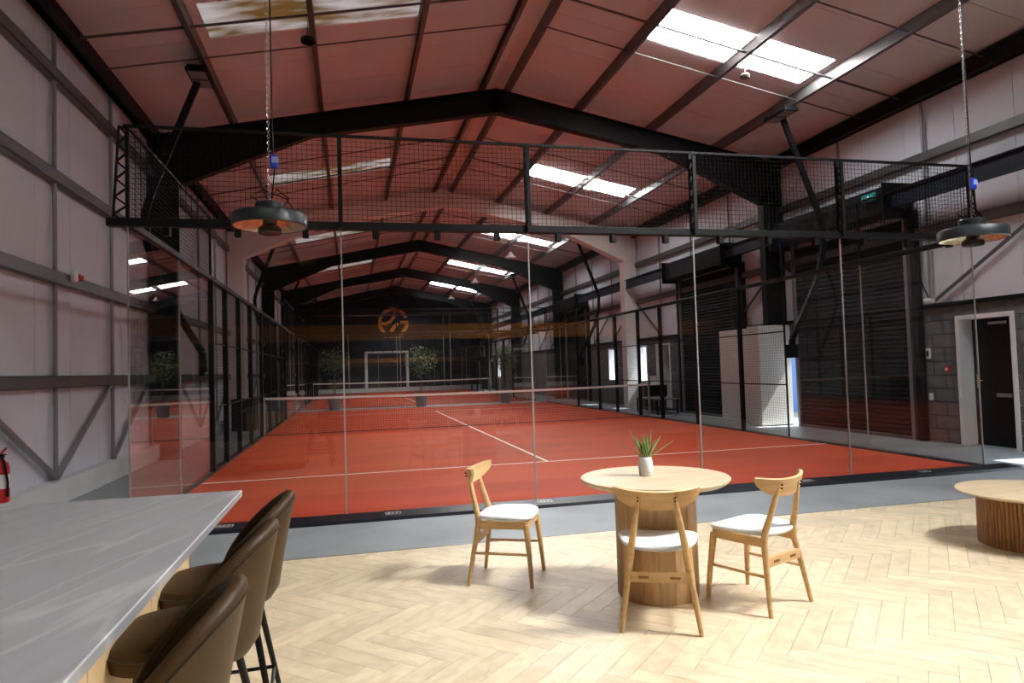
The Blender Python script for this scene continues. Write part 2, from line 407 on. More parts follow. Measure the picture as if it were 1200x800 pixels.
for b_ in range(-2, 5):
    for dy in (2.85, 4.5, 5.45):                         # sag rods between purlins
        y = P0-BAY+BAY*b_+dy
        if not YB < y < YE: continue
        for s in (-1, 1):
            MB().tube([(XC+s*.24, y, rz(XC+.24)-.15), (XC+s*6.5, y, rz(XC+6.5)-.15)], .02 if dy == 4.5 else .013, 6).build('sag_rod', 'galv', ceil)

# ---- portal frames
def portal(y, label, clad=False):
    th = thing('portal_frame', label, 'steel frame', (0, y, 0), group='portal frames across the hall')
    m = 'white_board' if clad else 'black_steel'; hw = .2 if clad else .1
    d = .42
    for s in (-1, 1):
        xo, xi = XC+s*6.58, XC+s*6.12
        eave_in = 5.02
        top = lambda x: rz(x)-.2
        xh = XC+s*3.7
        prof_top = [(xo, top(xo)), (XC, top(XC))]; bot = [(XC, top(XC)-d-.06), (xh, top(xh)-d), (xi, eave_in), (xo, eave_in)]
        if clad:
            MB().prism(prof_top+bot, 'y', -hw, hw).build('rafter', m, th)
            MB().box(min(xo, xi-.0*s), max(xo, xi), -hw, hw, 0, eave_in).build('column', m, th)
            MB().box(min(xo, xi-s*.02), max(xo, xi-s*.02), -hw-.02, hw+.02, eave_in-.02, eave_in+.02).build('trim_strip', m, th)
        else:
            r = MB().prism(prof_top+bot, 'y', -.006, .006)
            for (p, q) in ((prof_top[0], prof_top[1]), (bot[0], bot[1]), (bot[1], bot[2])):
                n2 = Vector((q[0]-p[0], 0, q[1]-p[1])); r.bar((p[0], 0, p[1]), (q[0], 0, q[1]), .2, .018, (0, 0, 1))
            for x in (xh, XC+s*.02):
                r.bar((x, 0, top(x)-d), (x, 0, top(x)), .2, .014, (0, 1, 0))
            r.build('rafter', m, th)
            c = MB().box(min(xo, xi), max(xo, xi), -.006, .006, 0, eave_in+.3)
            for x in (xo, xi): c.box(x-.01, x+.01, -.1, .1, 0, eave_in if x == xi else rz(xo)-.2)
            c.box(min(xo, xi), max(xo, xi), -.1, .1, eave_in-.01, eave_in+.01)
            c.build('column', m, th)
            MB().box(min(xo, xi)-.05, max(xo, xi)+.05, -.14, .14, 0, .02).build('base_plate', m, th)
    return th
PL_LAB = {0: 'black steel portal frame just behind the near glass wall', 1: 'white boarded portal frame crossing the court beyond the black one',
          2: 'black portal frame over the gap between the two courts', 3: 'black portal frame over the net of the far court', 4: 'black portal frame nearest the far navy gable wall',
          -1: 'black portal frame over the lounge edge, ahead of the court'}
for i, lab in PL_LAB.items(): portal(P0+BAY*i, lab, i == 1)

# ---- left wall
wl = B(XL-.3, XL-.06, YB, YE, 0, rz(XL)+.1).build('wall_left', 'cladding'); struct(wl, 'pale clad left wall with steel rails and bracing', 'wall')
y = YB; me_pan = B(-.06, 0, .004, PANW-.004, .28, rz(XL)-.02).mesh('panel', 'cladding')
while y < YE:
    link('panel', me_pan, wl, (XL, y, 0)); y += PANW
B(XL-.06, XL+.16, YB, YE, 0, .28).build('plinth', 'plinth', wl)
def girt(x, z, s, par, y0=YB, y1=YE, h=.15):
    MB().box(min(x, x+s*.1), max(x, x+s*.1), y0, y1, z-h/2, z-h/2+.008).box(x+s*.096-.004, x+s*.096+.004, y0, y1, z-h/2, z+h/2).box(min(x, x+s*.1), max(x, x+s*.1), y0, y1, z+h/2-.008, z+h/2).build('rail', 'galv', par)
for z in (1.47, 2.75, 4.0, 5.28): girt(XL+.01, z, 1, wl)
for b_ in range(-1, 6):
    yb = P0-BAY+BAY*b_
    for dy in (1.93, 3.98, 6.03):
        if YB < yb+dy < YE: MB().tube([(XL+.06, yb+dy, .28), (XL+.06, yb+dy, rz(XL)-.2)], .028, 8).build('upright', 'galv_light', wl, True)
    for (a, za, c, zc) in ((3.98, .3, 1.93, 1.43), (3.98, .3, 5.95, 1.43), (6.03, .3, 7.9, 1.43)):
        if yb+a < YE and yb > YB-3: MB().bar((XL+.07, yb+a, za), (XL+.07, yb+c, zc), .05, .05).build('brace', 'galv_light', wl)

# ---- right wall
OPEN = [(.93, 1.95, 2.1), (5.94, 6.78, 2.02), (-.62, .42, 2.08), (12.2, 13.2, 2.12)]     # y0, y1, top
WINS = [(13.9, 14.62, .86, 2.12), (16.58, 17.4, .86, 2.12), (36.8, 37.6, .8, 2.3)]
BTOP = 2.27
wr = MB()
cuts = sorted([(a, b_, 0, t) for a, b_, t in OPEN]+list(WINS))
y = YB
for a, b_, z0, z1 in cuts:
    wr.box(XR+.1, XR+.3, y, a, 0, BTOP)
    if z0 > 0: wr.box(XR+.1, XR+.3, a, b_, 0, z0)
    wr.box(XR+.1, XR+.3, a, b_, z1, BTOP); y = b_
wr.box(XR+.1, XR+.3, y, YE, 0, BTOP).box(XR+.1, XR+.3, YB, YE, BTOP, rz(XR)+.1)
wr = wr.build('wall_right', 'mortar'); struct(wr, 'right wall of grey blockwork below and pale cladding above', 'wall')
me_pan2 = B(0, .1, .004, PANW-.004, BTOP+.02, rz(XR)-.02).mesh('panel', 'cladding')
y = YB
while y < YE: link('panel', me_pan2, wr, (XR, y, 0)); y += PANW
blocks = []
BL, BH = .45, BTOP/10
for r in range(10):
    y = YB+(BL/2 if r % 2 else 0)
    while y < YE:
        segs = [(y+.005, y+BL-.005)]
        for a, b_, z0, z1 in cuts:
            if (r+.5)*BH < z1 and (r+.5)*BH > z0:
                ns = []
                for p, q in segs:
                    if q <= a or p >= b_: ns.append((p, q)); continue
                    if p < a: ns.append((p, a))
                    if q > b_: ns.append((b_, q))
                segs = ns
        for p, q in segs:
            if q-p > .04: blocks.append((p, q, r))
        y += BL
hidden = lambda p, q: (2.7 < p and q < 5.95) or (8.1 < p and q < 11.3)       # behind the shutters
vis = lambda t: (0 if (t[0] > .3 and not hidden(t[0], t[1])) else 1, abs(t[0]-1.5))
blocks.sort(key=vis)
bmesh_cache = {}
for (p, q, r) in blocks[:300]:
    key = round(q-p, 3)
    if key not in bmesh_cache: bmesh_cache[key] = MB().cbox(0, .1, 0, q-p, .005, BH-.005, .004).mesh('block', 'block')
    link('block', bmesh_cache[key], wr, (XR-random.random()*.003, p, r*BH))
mb = MB()
for (p, q, r) in blocks[300:]: mb.box(XR, XR+.1, p, q, r*BH+.005, (r+1)*BH-.005)
o = mb.build('block', 'block', wr); o['kind'] = 'stuff'
MB().box(XR-.06, XR, YB, YE, BTOP, BTOP+.07).build('rail', 'black_steel', wr)
for z in (3.6, 4.86): girt(XR-.01, z, -1, wr)
for b_ in range(-1, 6):
    yb = P0-BAY+BAY*b_
    for dy in (2.1, 4.15, 6.2):
        if YB < yb+dy < YE: MB().tube([(XR-.06, yb+dy, BTOP+.07), (XR-.06, yb+dy, rz(XR)-.2)], .024, 8).build('upright', 'galv_light', wr, True)
    for (a, za, c, zc) in ((4.15, 2.34, 2.1, 3.53), (6.2, 2.34, 8.0, 3.53), (2.1, 2.34, .3, 3.53)):
        if yb > YB: MB().bar((XR-.06, yb+a, za), (XR-.06, yb+c, zc), .04, .04).build('brace', 'galv', wr)
nb = MB()
nb.box(11.3, 11.312, YB, YE, 4.05, 4.35).box(11.25, 11.36, YB, YE, 4.05, 4.065).box(11.25, 11.36, YB, YE, 4.335, 4.35)
tag(nb.build('steel_beam', 'navy_steel'), 'long navy steel beam running high along the right wall', 'beam')

# ---- end walls
we = B(XL-.3, XR+.3, YE, YE+.3, 0, RZ+.2).build('wall_back', 'end_navy'); struct(we, 'dark navy far gable wall carrying an orange logo', 'wall')
B(XL, XR, YE-.08, YE, .3, 3.05).build('dado', 'end_dark', we)
B(XL, XR, YE-.14, YE, 0, .3).build('plinth', 'plinth', we)
x = XL+.02
while x < XR:
    B(x, min(x+1.0, XR), YE-.04, YE, 3.06, rz(x+.5)-.25).build('panel', 'end_navy', we); x += 1.02
for z in (4.3, 5.6): B(XL, XR, YE-.16, YE-.04, z, z+.1).build('rail', 'galv', we)
wf = B(XL-.3, XR+.3, YB-.3, YB, 0, RZ+.2).build('wall_front', 'end_dark'); struct(wf, 'plain wall behind the lounge, out of view', 'wall')
fa = B(XL+.01, XR-.01, YB+.005, YB+.14, 2.23, 2.6).build('fascia_board', 'amber'); tag(fa, 'amber timber fascia across the wall behind the viewpoint, seen mirrored in the near glass', 'fascia')
for xa, xb, ya, yb_, sd in ((XL+.17, XL+.23, YB+.15, -2.2, 'left'), (XR-.12, XR-.065, YB+.15, -2.05, 'right')):
    th = thing('bar_backdrop', 'dark panelled backdrop on the %s lounge wall, seen only mirrored in the near glass' % sd, 'panelling', (0, 0, 0))
    n = 6
    for i in range(n): B(xa, xb, ya+(yb_-ya)*i/n+.005, ya+(yb_-ya)*(i+1)/n-.005, 0, 4.6).build('panel', 'end_dark', th)
    if sd == 'left': B(xb, xb+.04, ya, yb_, 2.23, 2.6).build('band', 'amber', th)
    else: B(xa-.02, xa, ya, yb_, 1.0, 1.06).build('band', 'black_steel', th)
# ------------------------------------------------------------------ doors, windows, shutters on the right wall
def door(n, y0, y1, top, label, leaf='black_gloss', depth=.3, handle=True):
    th = thing('door_%d' % n, label, 'door', (XR, (y0+y1)/2, 0), kind='structure'); hw = (y1-y0)/2
    f = .07
    MB().box(-.02, depth, -hw, -hw+f, 0, top).box(-.02, depth, hw-f, hw, 0, top).box(-.02, depth, -hw+f, hw-f, top-f, top).build('frame', 'white_paint', th)
    if leaf:
        lf = MB().cbox(depth-.06, depth-.015, -hw+f, hw-f, 0, top-f, .004).build('leaf', leaf, th)
        if handle:
            MB().cbox(depth-.07, depth-.06, hw-f-.1, hw-f-.05, .92, 1.14, .003).build('handle_plate', 'brass', lf)
            MB().tube([(depth-.07, hw-f-.075, 1.04), (depth-.11, hw-f-.075, 1.04), (depth-.11, hw-f-.19, 1.04)], .008, 8).build('handle', 'brass', lf, True)
            MB().cbox(depth-.068, depth-.06, -.2, .06, .78, .84, .003).build('letter_plate', 'galv_light', lf)
            MB().cbox(depth-.1, depth-.06, -.2, .12, top-f-.1, top-f-.06, .004).build('closer', 'chrome', lf)
    return th
door(1, .93, 1.95, 2.1, 'black door with brass handle in a deep white frame beside the red call point')
door(2, 12.2, 13.2, 2.12, 'brown door in a white frame beyond the court fence', 'leather_dark', depth=.5, handle=False)
th = thing('door_3', 'open side doorway with blue daylight between shutter and white column casing', 'door', kind='structure')
MB().box(XR-.02, XR+.3, 5.94, 5.96, 0, 2.02).box(XR+.001, XR+.3, 6.74, 6.78, 0, 2.02).box(XR-.002, XR+.3, 5.96, 6.74, 1.86, 2.02).build('frame', 'end_dark', th)
th = thing('door_4', 'glazed side door letting a sun patch onto the concrete by the black door', 'door', kind='structure')
MB().box(XR-.02, XR+.3, -.62, -.55, 0, 2.08).box(XR-.02, XR+.3, .35, .42, 0, 2.08).box(XR-.02, XR+.3, -.55, .35, 2.02, 2.08).build('frame', 'white_paint', th)
B(XR+.14, XR+.15, -.55, .35, .02, 2.02).build('pane', 'window_glass', th)
wlab = ['tall narrow bright window nearest the brown door', 'second tall bright window in the right wall', 'small bright window near the far gable']
for i, (a, b_, z0, z1) in enumerate(WINS):
    th = thing('window_%d' % (wn+1+i), wlab[i], 'window', kind='structure')
    MB().box(XR-.01, XR+.3, a, a+.05, z0, z1).box(XR-.01, XR+.3, b_-.05, b_, z0, z1).box(XR-.01, XR+.3, a+.05, b_-.05, z0, z0+.05).box(XR-.01, XR+.3, a+.05, b_-.05, z1-.05, z1).build('frame', 'white_paint', th)
    B(XR+.2, XR+.212, a+.05, b_-.05, z0+.05, z1-.05).build('pane', 'window_glass', th)
th = thing('blue_fence', 'blue corrugated fence standing in the yard beyond the open doorway', 'fence')
me_b = MB().prism([(0, 0), (.04, 0), (.06, .12), (.04, .24), (0, .24)], 'z', 0, 1.9).mesh('sheet', 'blue_panel')
for i in range(30): link('sheet', me_b, th, (14.6, 5.0+i*.24, -.05))

def shutter(y0, y1, top, label, xf=XR-.12):
    th = thing('roller_shutter', label, 'shutter', (xf, y0, 0), group='roller shutters on the right wall'); W = y1-y0
    n = int((top-.1)/.085)
    prof = [(0, 0), (-.012, .012), (-.02, .0425), (-.012, .07), (0, .082), (.012, .082), (.012, 0)]
    me = MB().prism(prof, 'y', .05, W-.05).mesh('slat', 'charcoal_slat')
    for i in range(n): link('slat', me, th, (.05, 0, .06+i*.085))
    MB().cbox(.01, .1, .05, W-.05, 0, .06, .006).build('bottom_bar', 'galv', th)
    for a in (0, W-.07): MB().box(-.02, .12, a, a+.07, 0, top).build('guide', 'galv_light', th)
    MB().cbox(-.42, .1, -.04, W+.04, top-.02, top+.46, .02).build('hood', 'black_gloss', th)
    for a in (-.07, W+.04): MB().box(-.5, .1, a, a+.03, top-.12, top+.5).build('end_plate', 'black_steel', th)
    MB().cbox(-.3, -.06, -.17, -.07, top+.02, top+.3, .01).build('motor', 'black_gloss', th)
    for a in ((-.18,) if y0 < 5 else (-.18, W+.06)): MB().box(-.02, .1, a, a+.1, 0, top).build('post', 'black_steel', th)
    return th
shutter(2.75, 5.93, 4.0, 'charcoal roller shutter nearest the black door, seen through side glass')
shutter(8.1, 11.25, 3.95, 'charcoal roller shutter in the middle of the right wall, past the white boards')
shutter(19.5, 22.3, 3.95, 'small distant roller shutter beyond the bright windows')
tag(B(10.95, XR-.002, 6.27, 6.72, 0.021, 2.25).build('column_casing', 'white_board'), 'white boarded casing around the column foot beside the open doorway', 'casing')
tag(B(11.4, 11.5, 7.12, 8.7, 0, 2.25).build('wall_board', 'white_board'), 'white board panel standing before the middle shutter, left of the column casing', 'board')
# small fittings
th = thing('call_point', 'red fire alarm call point left of the black door', 'alarm', (XR, 2.13, 1.23))
MB().cbox(-.05, 0, -.05, .05, -.05, .05, .008).build('body', 'red_plastic', th); MB().box(-.054, -.05, -.022, .022, -.022, .022).build('push_plate', 'white_paint', th)
th = thing('door_entry_box', 'small pale keypad box on blockwork beside the shutter guide', 'keypad', (XR, 2.5, 1.5))
MB().cbox(-.04, 0, -.04, .04, -.09, .09, .006).build('body', 'white_paint', th); MB().box(-.044, -.04, -.025, .025, -.05, .05).build('keys', 'end_dark', th)
th = thing('light_switch', 'pale light switch low on the blockwork below the keypad', 'switch', (XR, 2.5, .76))
MB().cbox(-.02, 0, -.04, .04, -.06, .06, .005).build('plate', 'white_paint', th); MB().box(-.026, -.02, -.012, .012, -.02, .02).build('rocker', 'plinth', th)
th = thing('security_camera', 'small pale camera with looping cable on the rail above the call point', 'camera', (XR-.13, 2.3, 2.4))
MB().tube([(0, .1, 0), (-.02, -.08, -.02)], .04, 10).build('body', 'white_paint', th, True)
MB().tube([(.02, .05, .05), (.0, .2, .4), (.02, .24, .8), (.03, .25, 1.2)], .012, 6).build('cable', 'black_steel', th)
th = thing('exit_sign', 'small teal emergency exit sign above the nearest shutter hood', 'sign', (11.12, 3.0, 4.3))
MB().cbox(-.02, .02, -.16, .16, -.06, .07, .006).build('plate', 'teal', th); MB().box(-.024, -.02, -.03, .03, -.025, .03).build('arrow', 'white_paint', th)
th = thing('smoke_sounder', 'red alarm sounder with white end on the left wall rail', 'alarm', (XL+.12, 2.62, 2.8))
MB().tube([(.02, -.03, .02), (.02, .12, .02)], .05, 12).build('sounder', 'red_plastic', th, True); MB().cbox(-.02, .06, -.12, -.03, -.06, .08, .02).build('mount', 'white_paint', th)

# logo on the gable
lg = thing('wall_logo', 'round orange letter emblem high on the dark gable wall', 'logo', (5.25, YE-.06, 5.1))
RL = 1.12
def arc_poly(r0, r1, a0, a1, n=24):
    A = [math.radians(a0+(a1-a0)*i/n) for i in range(n+1)]
    return [(r1*math.cos(t), r1*math.sin(t)) for t in A]+[(r0*math.cos(t), r0*math.sin(t)) for t in A[::-1]]
def stroke(pts, wdt):
    pts = [Vector(p) for p in pts]; Lf, Rt = [], []
    for i, p in enumerate(pts):
        d = (pts[min(i+1, len(pts)-1)]-pts[max(i-1, 0)]).normalized(); nn = Vector((-d.y, d.x))*wdt/2
        Lf.append((p+nn)[:]); Rt.append((p-nn)[:])
    return Lf+Rt[::-1]
ring = MB()
def add_strip(mb, poly):
    n = len(poly)//2
    for i in range(n-1):
        q = [poly[i], poly[i+1], poly[2*n-2-i], poly[2*n-1-i]]
        mb.prism(q, 'y', 0, .05)
add_strip(ring, arc_poly(RL*.78, RL, 232, 22)); ring.build('ring', 'logo_orange', lg)
e = MB(); add_strip(e, stroke([(-RL*.95, -.02), (-RL*.5, -.06), (-RL*.2, .08), (RL*.05, .45), (RL*.18, RL*.86)], .24)); e.build('letter_stroke', 'logo_orange', lg)
g1 = MB(); add_strip(g1, stroke([(-RL*.18, -RL*.62), (RL*.02, -RL*.3), (RL*.3, -.02)], .26)); g1.build('letter_stroke', 'logo_orange', lg)
g2 = MB(); add_strip(g2, stroke([(RL*.42, .03), (RL*.98, .03)], .24)); add_strip(g2, arc_poly(RL*.76, RL, 0, -58)); g2.build('letter_stroke', 'logo_orange', lg)
MB().box(-RL*.62, RL*.62, 0, .05, -RL*.98, -RL*.9).build('underline', 'logo_orange', lg)
th = thing('door_5', 'wide dark double door in a pale frame in the far gable wall', 'door', (4.7, YE-.16, 0), kind='structure')
MB().box(-1.6, -1.4, 0, .14, 0, 3.0).box(1.4, 1.6, 0, .14, 0, 3.0).box(-1.4, 1.4, 0, .14, 2.85, 3.0).build('frame', 'plinth', th)
for s in (-1.4, .01): MB().cbox(s, s+1.39, .05, .1, .01, 2.84, .01).build('leaf', 'end_navy', th)
# ------------------------------------------------------------------ padel courts
GH, MH = 2.95, 3.93      # glass height, top of the mesh
def wire_panel(ax, a0, a1, z0, z1, fixed, step, t):
    mb = MB(); n = max(1, round((a1-a0)/step)); h = t/2
    def bx(p0, p1, q0, q1):
        if ax == 'x': mb.box(p0, p1, fixed-h, fixed+h, q0, q1)
        else: mb.box(fixed-h, fixed+h, p0, p1, q0, q1)
    for i in range(n+1): c = a0+(a1-a0)*i/n; bx(c-h, c+h, z0, z1)
    m_ = max(1, round((z1-z0)/step))
    for i in range(m_+1): c = z0+(z1-z0)*i/m_; bx(a0, a1, c-h, c+h)
    return mb
def end_wall(y, out, label, step):
    """five 2 m glass panes under a rail with a strip of mesh above; out = direction away from the court"""
    th = thing('court_glass_wall', label, 'glass wall', (0, y, 0), group='glass end walls of the courts')
    for i in range(5):
        MB().cbox(2*i+.006, 2*i+1.994, -.006, .006, .03, GH, .001).build('pane', 'glass', th)
        wire_panel('x', 2*i+.02, 2*i+1.98, GH+.06, MH, 0, step, .0035).build('mesh_panel', 'wire', th)
        for q in (.35, 1.0, 1.65):
            MB().cbox(2*i+q-.03, 2*i+q+.03, -.035, .035, GH-.09, GH, .005).build('clamp', 'black_steel', th)
    for i in range(6):
        x = 2*i; 
        MB().box(x-.007, x+.007, -.008, .008, .03, GH).build('seam', 'seam', th)
        if i in (0, 5):                                   # corner posts lean their lattice outwards
            e = -1 if i == 0 else 1; w0, w1 = .13, .07
            p = MB().box(x-.015, x+.015, -.015, .015, GH, MH).bar((x+e*w0, 0, GH), (x+e*w1, 0, MH), .02, .02, (0, 1, 0))
            for j in range(11):
                f0, f1 = j/11, (j+1)/11; z0, z1 = GH+.03+(MH-GH-.03)*f0, GH+.03+(MH-GH-.03)*f1
                q0, q1 = e*(w0+(w1-w0)*f0), e*(w0+(w1-w0)*f1)
                p.bar((x+(q0 if j % 2 else 0), 0, z0), (x+(0 if j % 2 else q1), 0, z1), .018, .018, (0, 1, 0))
            p.box(min(x, x+e*w1), max(x, x+e*w1), -.015, .015, MH-.03, MH)
        else:
            p = MB().box(x-.02, x+.02, -.015, .015, GH, MH).box(x-.02, x+.02, out*.09-.012, out*.09+.012, GH, MH-.05)
            nz = 11; hh = (MH-.1-GH)/nz
            for j in range(nz):
                a, c = (.0, out*.09) if j % 2 else (out*.09, .0)
                p.bar((x, a, GH+.03+j*hh), (x, c, GH+.03+(j+1)*hh), .018, .018, (1, 0, 0))
        p.build('lattice_post', 'black_steel', th)
    MB().cbox(-.18, 10.12, -.04, .06, GH, GH+.08, .006).build('rail', 'black_steel', th)
    MB().cbox(-.03, 10.03, -.015, .015, MH-.01, MH+.02, .003).build('top_rail', 'black_steel', th)
    return th
def side_wall(x, y0, s, label, posts, step, gap=0):
    th = thing('court_side_fence', label, 'fence', (x, y0, 0), group='side fences of the courts')
    for a in (0, 2, 16, 18):
        MB().cbox(-.006, .006, a+.006, a+1.994-(gap if a == 2 else 0), .03, GH, .001).build('pane', 'glass', th)
        wire_panel('y', a+.02, a+1.98, GH+.06, MH, 0, step, .0035).build('mesh_panel', 'wire', th)
    for a in (2, 18): MB().box(-.008, .008, a-.008, a+.008, .03, GH).build('seam', 'seam', th)
    ps = [4.0]+posts+[16.0]
    for a, b_ in zip(ps, ps[1:]):
        wire_panel('y', a+.04, b_-.04, .05, GH, 0, step, .003).build('mesh_panel', 'wire', th)
        for z in (1.0, 2.0): MB().box(-.012, .012, a, b_, z-.012, z+.012).build('cross_bar', 'black_steel', th)
    for a in ps:
        hw = .015 if gap and a == 4.0 else .04
        MB().cbox(-hw, hw, a-hw, a+hw, 0, GH+.06, .006).build('post', 'black_steel', th)
    for a in (2, 4, 16, 18): MB().box(-.015, .015, a-.02, a+.02, GH, MH).build('mesh_post', 'black_steel', th)
    MB().cbox(-.035, .035, 0, 20, GH, GH+.07, .005).build('rail', 'black_steel', th)
    for a in (0, 16): MB().box(-.015, .015, a, a+4, MH-.01, MH+.02).build('top_rail', 'black_steel', th)
    MB().cbox(-.06+.02*s, .06+.02*s, 0, 20, 0, .035, .005).build('kerb', 'kerb_black', th)
    return th
def lamp_pole(x, y, s, label):
    th = thing('court_floodlight', label, 'floodlight', (x, y, 0), group='floodlights on bent poles beside the courts')
    P = [(s*.1, 0, 1.55), (s*.12, 0, 1.85), (s*.35, 0, 2.25), (s*.72, 0, 2.95), (s*.88, 0, 3.55), (s*.9, 0, 3.95), (s*.8, 0, 4.3), (s*.14, 0, 6.02)]
    mb = MB()
    for a, b_ in zip(P, P[1:]): mb.bar(a, b_, .1, .06, (0, 1, 0))
    mb.build('pole', 'black_steel', th)
    h = MB().bar((s*.1, -.33, 6.1), (s*.1, .33, 6.1), .3, .05, (0, 0, 1)).build('lamp_head', 'black_steel', th)
    for i in (-1, 1): MB().box(s*.1-.12, s*.1+.12, i*.16-.13, i*.16+.13, 6.062, 6.073).build('lens', 'galv_light', h)
    for i in range(5): MB().box(s*.1-.13, s*.1+.13, -.3+.15*i-.006, -.3+.15*i+.006, 6.125, 6.17).build('cooling_fin', 'black_steel', h)
    MB().cbox(s*.05-.05, s*.05+.15*s+.05, -.06, .06, 1.5, 1.75, .005).build('bracket', 'black_steel', th)
    return th
def court(y0, which, step):
    near = which == 'near'
    c = thing('court_surface', ('red padel court surface with white lines in the foreground hall' if near else 'second red padel court surface in the far half of the hall'), 'court', (0, y0, 0))
    B(0.02, 9.98, .02, 19.98, .001, .012).build('turf', 'court_red', c)
    for (a, b_, p, q) in ((.02, 9.98, 2.93, 2.98), (.02, 9.98, 17.02, 17.07), (4.975, 5.025, 2.98, 17.02)):
        B(a, b_, p, q, .012, .0135).build('line', 'line_white', c)
    n = 'near court' if near else 'far court'
    end_wall(y0, -1, 'frameless glass wall with mesh strip across the lounge end of the %s' % n, step)
    end_wall(y0+20, 1, 'glass end wall with mesh strip at the far end of the %s' % n, step)
    side_wall(0, y0, -1, 'black mesh fence with glass ends along the left side of the %s' % n, [5.2, 6.6, 8.15, 9.9, 11.6, 13.2, 14.7] if near else [6, 8, 10, 12, 14], step)
    side_wall(10, y0, 1, 'black mesh fence with glass ends along the right side of the %s' % n, [5.5, 7.4, 9.25, 10.65, 12.35, 13.85] if near else [6, 8, 10, 12, 14], step, .36 if near else 0)
    for yy, d in ((3.95, 'near the lounge end' if near else 'near its first end'), (16.0, 'near its far end')):
        lamp_pole(0, y0+yy, -1, 'black floodlight on a bent pole left of the %s, %s' % (n, d))
        lamp_pole(10, y0+yy, 1, 'black floodlight on a bent pole right of the %s, %s' % (n, d))
    nt_ = thing('court_net', 'black net with white tape across the middle of the %s' % n, 'net', (0, y0+10, 0))
    for x in (.0, 10.0):
        p = MB().box(x-.03, x+.03, -.03, .03, 0, .98) if 0 else MB().tube([(x+(.04 if x < 1 else -.04), 0, .012), (x+(.04 if x < 1 else -.04), 0, .96)], .028, 10)
        p.build('net_post', 'galv_light', nt_, True)
    nm = MB(); st = .045 if near else .09; t = .0024 if near else .002
    zt = lambda x: .88+.05*((x-5)/5)**2
    n_ = round(9.9/st)
    for i in range(n_+1): x = .05+9.9*i/n_; nm.box(x-t, x+t, -t, t, .04, zt(x)-.03)
    for i in range(round(.84/st)+1):
        f = i/round(.84/st)
        for j in range(10): 
            xa, xb = .05+.99*j, .05+.99*(j+1)
            nm.bar((xa, 0, .04+(zt(xa)-.07)*f), (xb, 0, .04+(zt(xb)-.07)*f), 2*t, 2*t)
    nm.build('netting', 'net_cord', nt_)
    tp = MB()
    for j in range(20):
        xa, xb = .04+9.92*j/20, .04+9.92*(j+1)/20; tp.bar((xa, 0, zt(xa)-.02), (xb, 0, zt(xb)-.02), .012, .055)
    tp.build('tape', 'tape', nt_)
    MB().tube([(.04, 0, .04), (9.96, 0, .04)], .01, 6).build('bottom_cord', 'net_cord', nt_)
court(0, 'near', .05)
court(22.0, 'far', .1)
# black kerb on the lounge side with stickers
kb = thing('court_kerb', 'low black kerb with small white stickers under the near glass wall', 'kerb', (0, 0, 0))
MB().prism([(-.3, 0), (-.27, .028), (-.03, .043), (-.012, .043), (-.012, .0)], 'x', -.15, 10.18).build('kerb_profile', 'kerb_black', kb)
MB().prism([(-.3, 0), (-.27, .028), (-.03, .043), (-.012, .043), (-.012, .0)], 'x', 10.185, 10.3).build('end_cap', 'kerb_black', kb)
def sticker(x):
    mb = MB(); zt = lambda y: .0285+(y+.27)*(.017/.27)
    def ln(p, q, wd=.006): mb.bar((x+p[0], -.13+p[1], zt(-.13+p[1])+.001), (x+q[0], -.13+q[1], zt(-.13+q[1])+.001), wd, .001)
    o = [(-.055, -.045), (-.075, -.03), (-.075, .03), (-.055, .045), (.055, .045), (.075, .03), (.075, -.03), (.055, -.045)]
    for a, b_ in zip(o, o[1:]+o[:1]): ln(a, b_)
    for dx, segs in ((-.042, (((-.014, .02), (.014, .02)), ((.014, .02), (-.014, -.02)), ((-.014, -.02), (.014, -.02)))),
                     (0, (((-.012, .02), (-.012, -.02)), ((-.012, .02), (.013, .02)), ((-.012, 0), (.01, 0)), ((-.012, -.02), (.013, -.02)))),
                     (.042, (((-.012, .02), (-.012, -.02)), ((-.012, .02), (.013, .02)), ((-.012, 0), (.01, 0))))):
        for p, q in segs: ln((p[0]+dx, p[1]), (q[0]+dx, q[1]), .007)
    return mb.build('sticker', 'line_white', kb)
for x in (.86, 2.46, 4.06, 5.66, 7.28, 8.94): sticker(x)

# planters between the courts
def ficus(x, y, h, rx, label, seed):
    rnd = random.Random(seed)
    th = thing('potted_tree', label, 'plant', (x, y, 0), group='potted trees between the courts')
    p = MB().lathe([(.0, .02), (.17, .02), (.19, 0), (.2, .02), (.27, .52), (.28, .55), (.25, .55), (.24, .48), (0, .48)], 20).build('pot', 'pot_grey', th, True)
    MB().lathe([(.0, .47), (.235, .47), (.23, .49), (.0, .5)], 16).build('soil', 'soil', p)
    MB().tube([(0, 0, .45), (.02, .01, .9), (-.01, .02, h-rx*.9)], [.03, .025, .02], 7).build('trunk', 'bark', th, True)
    mb = MB()
    for i in range(620):
        a, c = rnd.uniform(0, 2*PI), rnd.uniform(-1, 1); r = rnd.random()**.45
        q = Vector((math.sqrt(1-c*c)*math.cos(a)*rx*r, math.sqrt(1-c*c)*math.sin(a)*rx*r, h-rx*.75+c*rx*.95*r))
        d = Vector((rnd.uniform(-1, 1), rnd.uniform(-1, 1), rnd.uniform(-.8, .5))).normalized(); s_ = d.orthogonal().normalized(); l = rnd.uniform(.09, .15)
        mb.add([q, q+d*l*.5+s_*.028, q+d*l, q+d*l*.5-s_*.028], [(0, 1, 2, 3)])
    o = mb.build('foliage', 'leaf_tree', th); o['kind'] = 'stuff'
    b_ = MB()
    for i in range(7):
        a = i*2*PI/7; b_.tube([(0, 0, h-rx*1.5), (math.cos(a)*rx*.5, math.sin(a)*rx*.5, h-rx*.6+rnd.uniform(-.1, .2))], [.012, .005], 5)
    b_.build('branches', 'bark', th)
ficus(1.42, 21.0, 2.4, .62, 'potted tree with sparse round crown, leftmost between the courts', 1)
